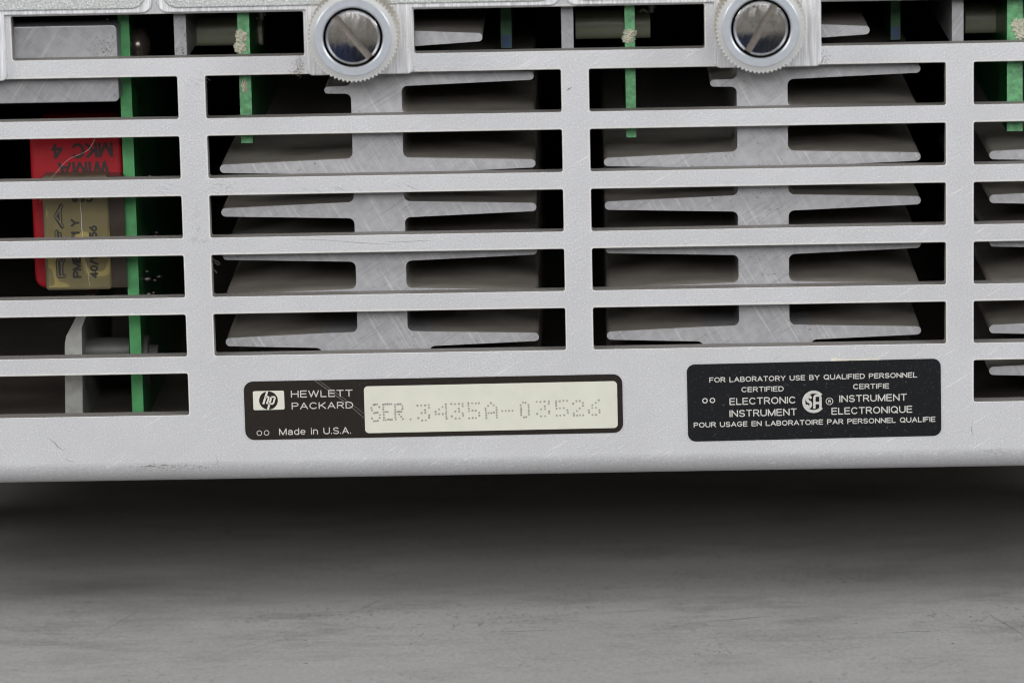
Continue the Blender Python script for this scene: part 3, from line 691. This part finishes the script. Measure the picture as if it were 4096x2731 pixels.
def sink(dx, label):
    t = thing('heat_sink', label, 'heat sink', (dx + (sxl + sxr) / 2, HD, ZFL), 'finned heat sinks behind the slots')
    wide = (ad(740, 800, HD)[0], ad(986, 800, HD)[0])
    z4 = ZF3 - 4 * SP; hw = 1.22 - 0.58 * (wide[1] - sxr) / (RL - 0.64)
    rt_ = [(sxr + 0.9 * (1 - math.cos(math.pi / 2 * k / 5)), z4 + 2.12 - 0.9 * math.sin(math.pi / 2 * k / 5)) for k in range(6)] + [(wide[1], z4 + hw)]
    lf_ = [(sxl - (x - sxr), z) for x, z in rt_[:-1]] + [(wide[0], z4 + hw)]
    bm = bmesh.new()
    prism(bm, [(x + dx, z) for x, z in [(sxl, ZTOP - 2), (sxr, ZTOP - 2)] + rt_ + [(wide[1], ZFL), (wide[0], ZFL)] + lf_[::-1]], HD, HD + HLEN)
    link('stem', bm, [SAWN], t)
    def fin(xr, zc, ln, sgn, **kw):
        bm = bmesh.new(); fs = prism(bm, fin_poly(xr + dx, zc, ln, sgn, **kw), HD, HD + HLEN)
        for f in fs[2:]: f.material_index = 1
        link('fin', bm, [SAWN, FINSIDE], t)
    for i in range(-3, 5):
        z = ZF3 - i * SP
        if i == -3: fin(sxr, ad(1000, 88, HD)[1], ad(1108, 86, HD)[0] - sxr, 1)
        elif i < 4: fin(sxr, z, RL, 1)
        else: fin(wide[1], z, RL - (wide[1] - sxr), 1, hr=hw, top=False); fin(wide[0], z, LL - (sxl - wide[0]), -1, hr=hw, top=False)
        if 0 <= i < 4: fin(sxl, z, LL, -1)
    fin(sxl, ad(790, 207, HD)[1], sxl - ad(745, 207, HD)[0], -1, hr=0.56, ht=0.52)
    for xr, ln, sgn in ((wide[1], RL - (wide[1] - sxr), 1), (wide[0], LL - (sxl - wide[0]), -1)):
        fin(xr, ZF3 - 4.97 * SP, ln, sgn, hr=hw)
sink(0, 'finned aluminium heat sink behind the slots right of the red capacitor')
sink(SDX, 'finned aluminium heat sink behind the slots above the certification label')
sink(2 * SDX, 'finned aluminium heat sink cut off by the right edge of the photo')

# ------------------------------------------------------------------ boards and parts
def board(label, xa, xb, ztop, zbot, d, depth, face=PCBFACE, edge=PCB, blobs=(), chamfer=0.0, group='green circuit boards seen edge on', joints=()):
    t = thing('circuit_board', label, 'circuit board', ((xa + xb) / 2, d, zbot), group)
    bm = bmesh.new()
    fs = prism(bm, [(xa, zbot), (xb, zbot), (xb, ztop), (xa, ztop)], d, d + depth)
    for f in fs: f.material_index = 1
    fs[0].material_index = 0; fs[2].material_index = 0
    if chamfer:
        for f in fs: pass
    link('board', bm, [edge, face], t)
    for cxp, cyp, rx, rz in blobs:                                             # dabs of silicone on the edge
        bm = bmesh.new(); x, z = at(cxp, cyp, d)
        bmesh.ops.create_icosphere(bm, subdivisions=4, radius=1.0)
        for v in bm.verts:
            k = 1 + 0.22 * math.sin(9 * v.co.x + 5 * v.co.z) * math.cos(7 * v.co.y + 11 * v.co.z) + random.uniform(-.05, .05)
            v.co = (x + v.co.x * rx * k, d + 0.3 + v.co.y * 0.55 * k, z + v.co.z * rz * k)
        link('silicone_dab', bm, SILICONE, t, smooth=True)
    for jx, jz, jy, r in joints:
        bm = bmesh.new(); bmesh.ops.create_icosphere(bm, subdivisions=2, radius=r)
        for v in bm.verts: v.co = (jx + v.co.x * 1.5, jy + v.co.y, jz + v.co.z * 0.9)
        link('solder_joint', bm, SOLDER, t, smooth=True)
    return t
BD = 9.0
xa, xb = (ad(273, 90, BD)[0] + ad(301, 900, BD)[0]) / 2, (ad(299, 90, BD)[0] + ad(327, 900, BD)[0]) / 2
jt = []
for px, py, dd, r in ((640, 705, 22, .45), (640, 945, 26, .5), (655, 930, 30, .35), (600, 1115, 16, .6), (650, 1120, 24, .4), (690, 1105, 30, .5), (590, 1085, 16, .3), (600, 1175, 18, .4), (640, 1170, 22, .35)):
    q = at(px, py, dd); jt.append((xb + 0.5 + (r if px > 620 else 0), q[1], dd, r))
board('tall green circuit board edge beside the red and amber capacitors', xa, xb, ZTOP - 2, ZFL, BD, 90, joints=jt)
for lab_, pxs, pyb, d, dpt, bl, ed in (
    ('green circuit board edge with a large torn dab of silicone, left of the first thumbscrew', (550, 577), 329, 3.4, 60, ((968, 148, 0.95, 1.25), (965, 192, 1.05, 1.05), (978, 345, 0.55, 1.3)), PCBDUST),
    ('green circuit board edge with one pale silicone dab, left of the second thumbscrew', (1437, 1460), 316, 3.4, 60, ((2520, 135, 0.95, 0.8), (2515, 158, 0.95, 0.7)), PCBDUST),
    ('green circuit board edge with pale silicone at the right edge of the photo', (2313, 2349), 302, 3.4, 60, ((4075, 105, 1.25, 1.3), (4085, 140, 1.1, 1.0)), PCBDUST)):
    xa, xb = ad(pxs[0], 200, d)[0], ad(pxs[1], 200, d)[0]
    board(lab_, xa, xb, ZTOP - 2, ad(pxs[0], pyb, d)[1], d, dpt, blobs=bl, edge=ed)
for lab_, pxs, pyb in (('short dark green board hanging right of the first thumbscrew', (1150, 1175), 111), ('short dark green board hanging right of the second thumbscrew', (2046, 2068), 92)):
    d = 22.0; xa, xb = ad(pxs[0], 70, d)[0], ad(pxs[1], 70, d)[0]; zb = ad(pxs[0], pyb, d)[1]
    t = board(lab_, xa, xb, ZTOP - 2, zb, d, 30, edge=PCBDARK, face=PCBDARK)
    bm = bmesh.new(); prism(bm, [(xa + .1, zb + .1), (xb - .1, zb + .1), (xb - .1, zb + 2.0), (xa + .1, zb + 2.0)], d - 0.02, d - 0.005); link('ink_mark', bm, BLUEINK, t)

# aluminium block in the top left slots
t = thing('metal_block', 'speckled aluminium block behind the top left slots', 'metal block', (-70, 3.1, 33))
x1, z1 = ad(269, 58, 3.1); x2, z0 = ad(272, 234, 3.1)
bm = bmesh.new(); bevelled_plate(bm, lambda gw: rrect(-125 - gw, (x1 + x2) / 2 + gw, z0 - gw, z1 + gw, 0.7 + gw), 3.1, 26, 0.15)
for _ in range(90):
    x, z = at(random.gauss(425, 26), random.gauss(195, 32), 3.1)
    if x < (x1 + x2) / 2 - .4: stroke(bm, [(x, z), (x + random.uniform(.05, .3), z + random.uniform(-.08, .14))], random.uniform(.04, .17), 3.08, 1)
link('block_body', bm, [SAWN2, GRIME], t, recalc=False)

# red capacitor
RD = 11.0
t = thing('film_capacitor', 'red box capacitor with upside down black lettering', 'capacitor', (*[ad(170, 660, RD)[0]], RD, ad(170, 664, RD)[1]))
xl, zb = ad(80, 664, RD); xl = (xl + ad(68, 330, RD)[0]) / 2; xr = ad(284, 400, RD)[0]; ztp = ad(170, 288, RD)[1]
bm = bmesh.new(); bevelled_plate(bm, lambda gw: rrect(xl - gw, xr + gw, zb - gw, ztp + gw, 1.8 + gw, 6), RD, RD + 16, 0.8, 5)
red = link('body', bm, RED, t, smooth=True)
bm = bmesh.new()
def r_(px, py): return at(100 + px / 2.239, 500 + py / 2.239, RD)
text(bm, 'MKC 4', r_(783, 152), r_(232, 172), 138 / 2.239 * .0387, RD - 0.02, bold=0.19)
text(bm, 'WIMA', r_(756, 318), r_(290, 335), 138 / 2.239 * .0387, RD - 0.02, bold=0.19)
link('lettering', bm, REDINK, t)

# amber capacitor in front of it
ED = 7.0
t = thing('film_capacitor', 'amber epoxy capacitor with sideways lettering and a hairline crack', 'capacitor', (ad(190, 668, ED)[0], ED, ad(190, 668, ED)[1]))
exl = (ad(95, 420, ED)[0] + ad(105, 660, ED)[0]) / 2; exm = (ad(250, 470, ED)[0] + ad(256, 640, ED)[0]) / 2; exr = ad(288, 560, ED)[0]
ezb, ezt = ad(180, 667, ED)[1], ad(180, 404, ED)[1]
bm = bmesh.new()
bevelled_plate(bm, lambda gw: rrect(exl - gw, exm + gw, ezb - gw, ezt + gw, 0.55 + gw, 4), ED, ED + 4.6, 0.55, 4, 0)
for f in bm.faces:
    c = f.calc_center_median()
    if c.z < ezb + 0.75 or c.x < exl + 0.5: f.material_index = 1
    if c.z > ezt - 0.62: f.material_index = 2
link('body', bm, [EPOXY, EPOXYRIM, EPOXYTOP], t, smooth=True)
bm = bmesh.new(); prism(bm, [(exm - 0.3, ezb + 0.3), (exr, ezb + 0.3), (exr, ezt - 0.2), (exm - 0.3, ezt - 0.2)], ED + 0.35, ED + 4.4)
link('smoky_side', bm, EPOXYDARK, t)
bm = bmesh.new()
def y_(px, py): return at(180 + px / 2.903, 640 + py / 2.903, ED)
us = 0.0382 / 2.903
text(bm, 'RIFA', y_(252, 1372), y_(214, 505), 118 * us, ED - 0.02, bold=0.42, mat=0, gap=0.16)
text(bm, 'RIFA', y_(243, 1357), y_(206, 518), 98 * us, ED - 0.04, bold=0.15, mat=1, gap=0.16)
text(bm, 'PME 271 Y', y_(428, 1370), y_(400, 683), 106 * us, ED - 0.02, bold=0.25, mat=0)
text(bm, '40/100/56', y_(622, 1372), y_(606, 758), 98 * us, ED - 0.02, bold=0.25, mat=0)
text(bm, 'C88', y_(556, 400), y_(305, 400), 92 * us, ED - 0.02, bold=0.25, mat=0)
link('lettering', bm, [INK, EPOXYRIM], t)
bm = bmesh.new()
stroke(bm, [y_(403, 380), y_(408, 500), y_(420, 620), y_(425, 780), y_(440, 900), y_(452, 1140), y_(480, 1230), y_(500, 1300), y_(508, 1400), y_(525, 1470)], [.05, .09, .10, .09, .10, .07, .10, .08, .05, .03], ED - 0.04)
link('crack', bm, FIBRE, t)

# bracket, spacers and washers
t = thing('mounting_bracket', 'bent grey metal bracket standing beside the tall green board', 'bracket', (ad(170, 950, 9)[0], 9, ZFL))
bm = bmesh.new(); d = 9.0
pr = [(151, 1000), (149, 850), (149, 790), (152, 772), (160, 757), (180, 718), (192, 690), (208, 690), (200, 722), (187, 752), (188, 775), (189, 850), (190, 1000)]
prism(bm, [ad(*p, d) for p in pr], d, d + 45); link('bracket_plate', bm, STEEL, t)
bm = bmesh.new(); z = ad(240, 805, 16)[1]; tube(bm, [(ad(188, 800, 16)[0], 16, z), (ad(300, 800, 16)[0], 16, z)], 2.1, 28)
link('spacer_tube', bm, DIMTUBE, t, smooth=True)
t = thing('washer', 'dull washer and screw end on the far side of the tall green board', 'washer', (ad(345, 830, 16)[0], 16, ad(345, 830, 16)[1]))
bm = bmesh.new(); xw = (ad(301, 900, BD)[0] + ad(327, 900, BD)[0]) / 2 + 0.9
xx = ad(330, 830, 16)[0]; zz = ad(345, 825, 16)[1]
for i, (r, a0, a1) in enumerate(((3.9, 0.0, 1.0), (2.4, 1.0, 2.4))):
    tube(bm, [(xx + a0, 15.5, zz), (xx + a1, 15.5, zz)], r, 32)
link('washer_disc', bm, DIMTUBE, t, smooth=True)
t = thing('screw_head', 'dull pan screw head right of the speckled metal block', 'screw', (ad(320, 100, 15)[0], 15, ad(320, 100, 15)[1]))
bm = bmesh.new(); xx = ad(303, 100, 15)[0]; zz = ad(315, 105, 15)[1]; bmesh.ops.create_icosphere(bm, subdivisions=4, radius=1.0)
for v in bm.verts: v.co = (xx + 1.0 + v.co.x * 1.9, 15 + v.co.y * 2.7, zz + v.co.z * 2.7)
link('head', bm, DARKGLOSS, t, smooth=True)
for (xa, xb_, yy, lab_) in ((432, 700, 70, 'pale blurred cylinder behind the board with the torn silicone dab'), (1322, 1493, 55, 'pale blurred cylinder behind the board left of the second thumbscrew'), (2215, 2352, 42, 'pale blurred cylinder behind the board at the right edge')):
    dd = 24.0; z = ad((xa + xb_) / 2, yy, dd)[1]
    pa, pb = ad(xa, yy, dd)[0], ad(min(xb_, xa + 172), yy, dd)[0]
    t = thing('spacer', lab_, 'spacer', ((pa + pb) / 2, dd, z), 'pale cylinders deep behind the top slots')
    bm = bmesh.new(); tube(bm, [(pa, dd, z), (pb, dd, z)], 2.3, 28); link('spacer_body', bm, PLASTIC, t, smooth=True)

for px, py, lab_ in ((1010, 68, 'bent component lead right of the board with the torn silicone dab'), (2570, 40, 'bent component lead right of the board left of the second thumbscrew')):
    d = 18.0; bm = bmesh.new(); P = [at(px + u, py + v, d) for u, v in ((-14, 10), (0, -2), (18, 8), (34, 0), (48, -8))]
    tube(bm, [(x, d + 0.3 * k, z) for k, (x, z) in enumerate(P)], 0.28, 8); tube(bm, [(P[3][0], d, P[3][1] + 4), (P[3][0], d, P[3][1] - 0.4)], 0.5, 10)
    o = link('component_lead', bm, STEEL); o['label'] = lab_; o['category'] = 'lead'; o['group'] = 'component leads in the top slots'
# lint
def lint(label, pts, r):
    bm = bmesh.new(); tube(bm, pts, r, 5); o = link('lint_fibre', bm, FIBRE); o['label'] = label; o['category'] = 'lint'; o['group'] = 'lint fibres caught on the slots'
def hair(px, d): return [(at(x, y, d)[0], d, at(x, y, d)[1]) for x, y in px]
lint('pale hair curling across the red capacitor', hair([(384, 540), (372, 572), (360, 592), (345, 606), (320, 618), (300, 625), (280, 634), (262, 648), (248, 662), (232, 682), (215, 702), (200, 716), (180, 770), (170, 790), (158, 808)], 1.1), 0.015)
lint('tiny curled fibre at the left end of the fourth slot row', hair([(848, 1030), (860, 1042), (872, 1046), (880, 1055), (874, 1062), (862, 1050), (850, 1055), (852, 1075), (862, 1085), (868, 1092)], 1.2), 0.014)
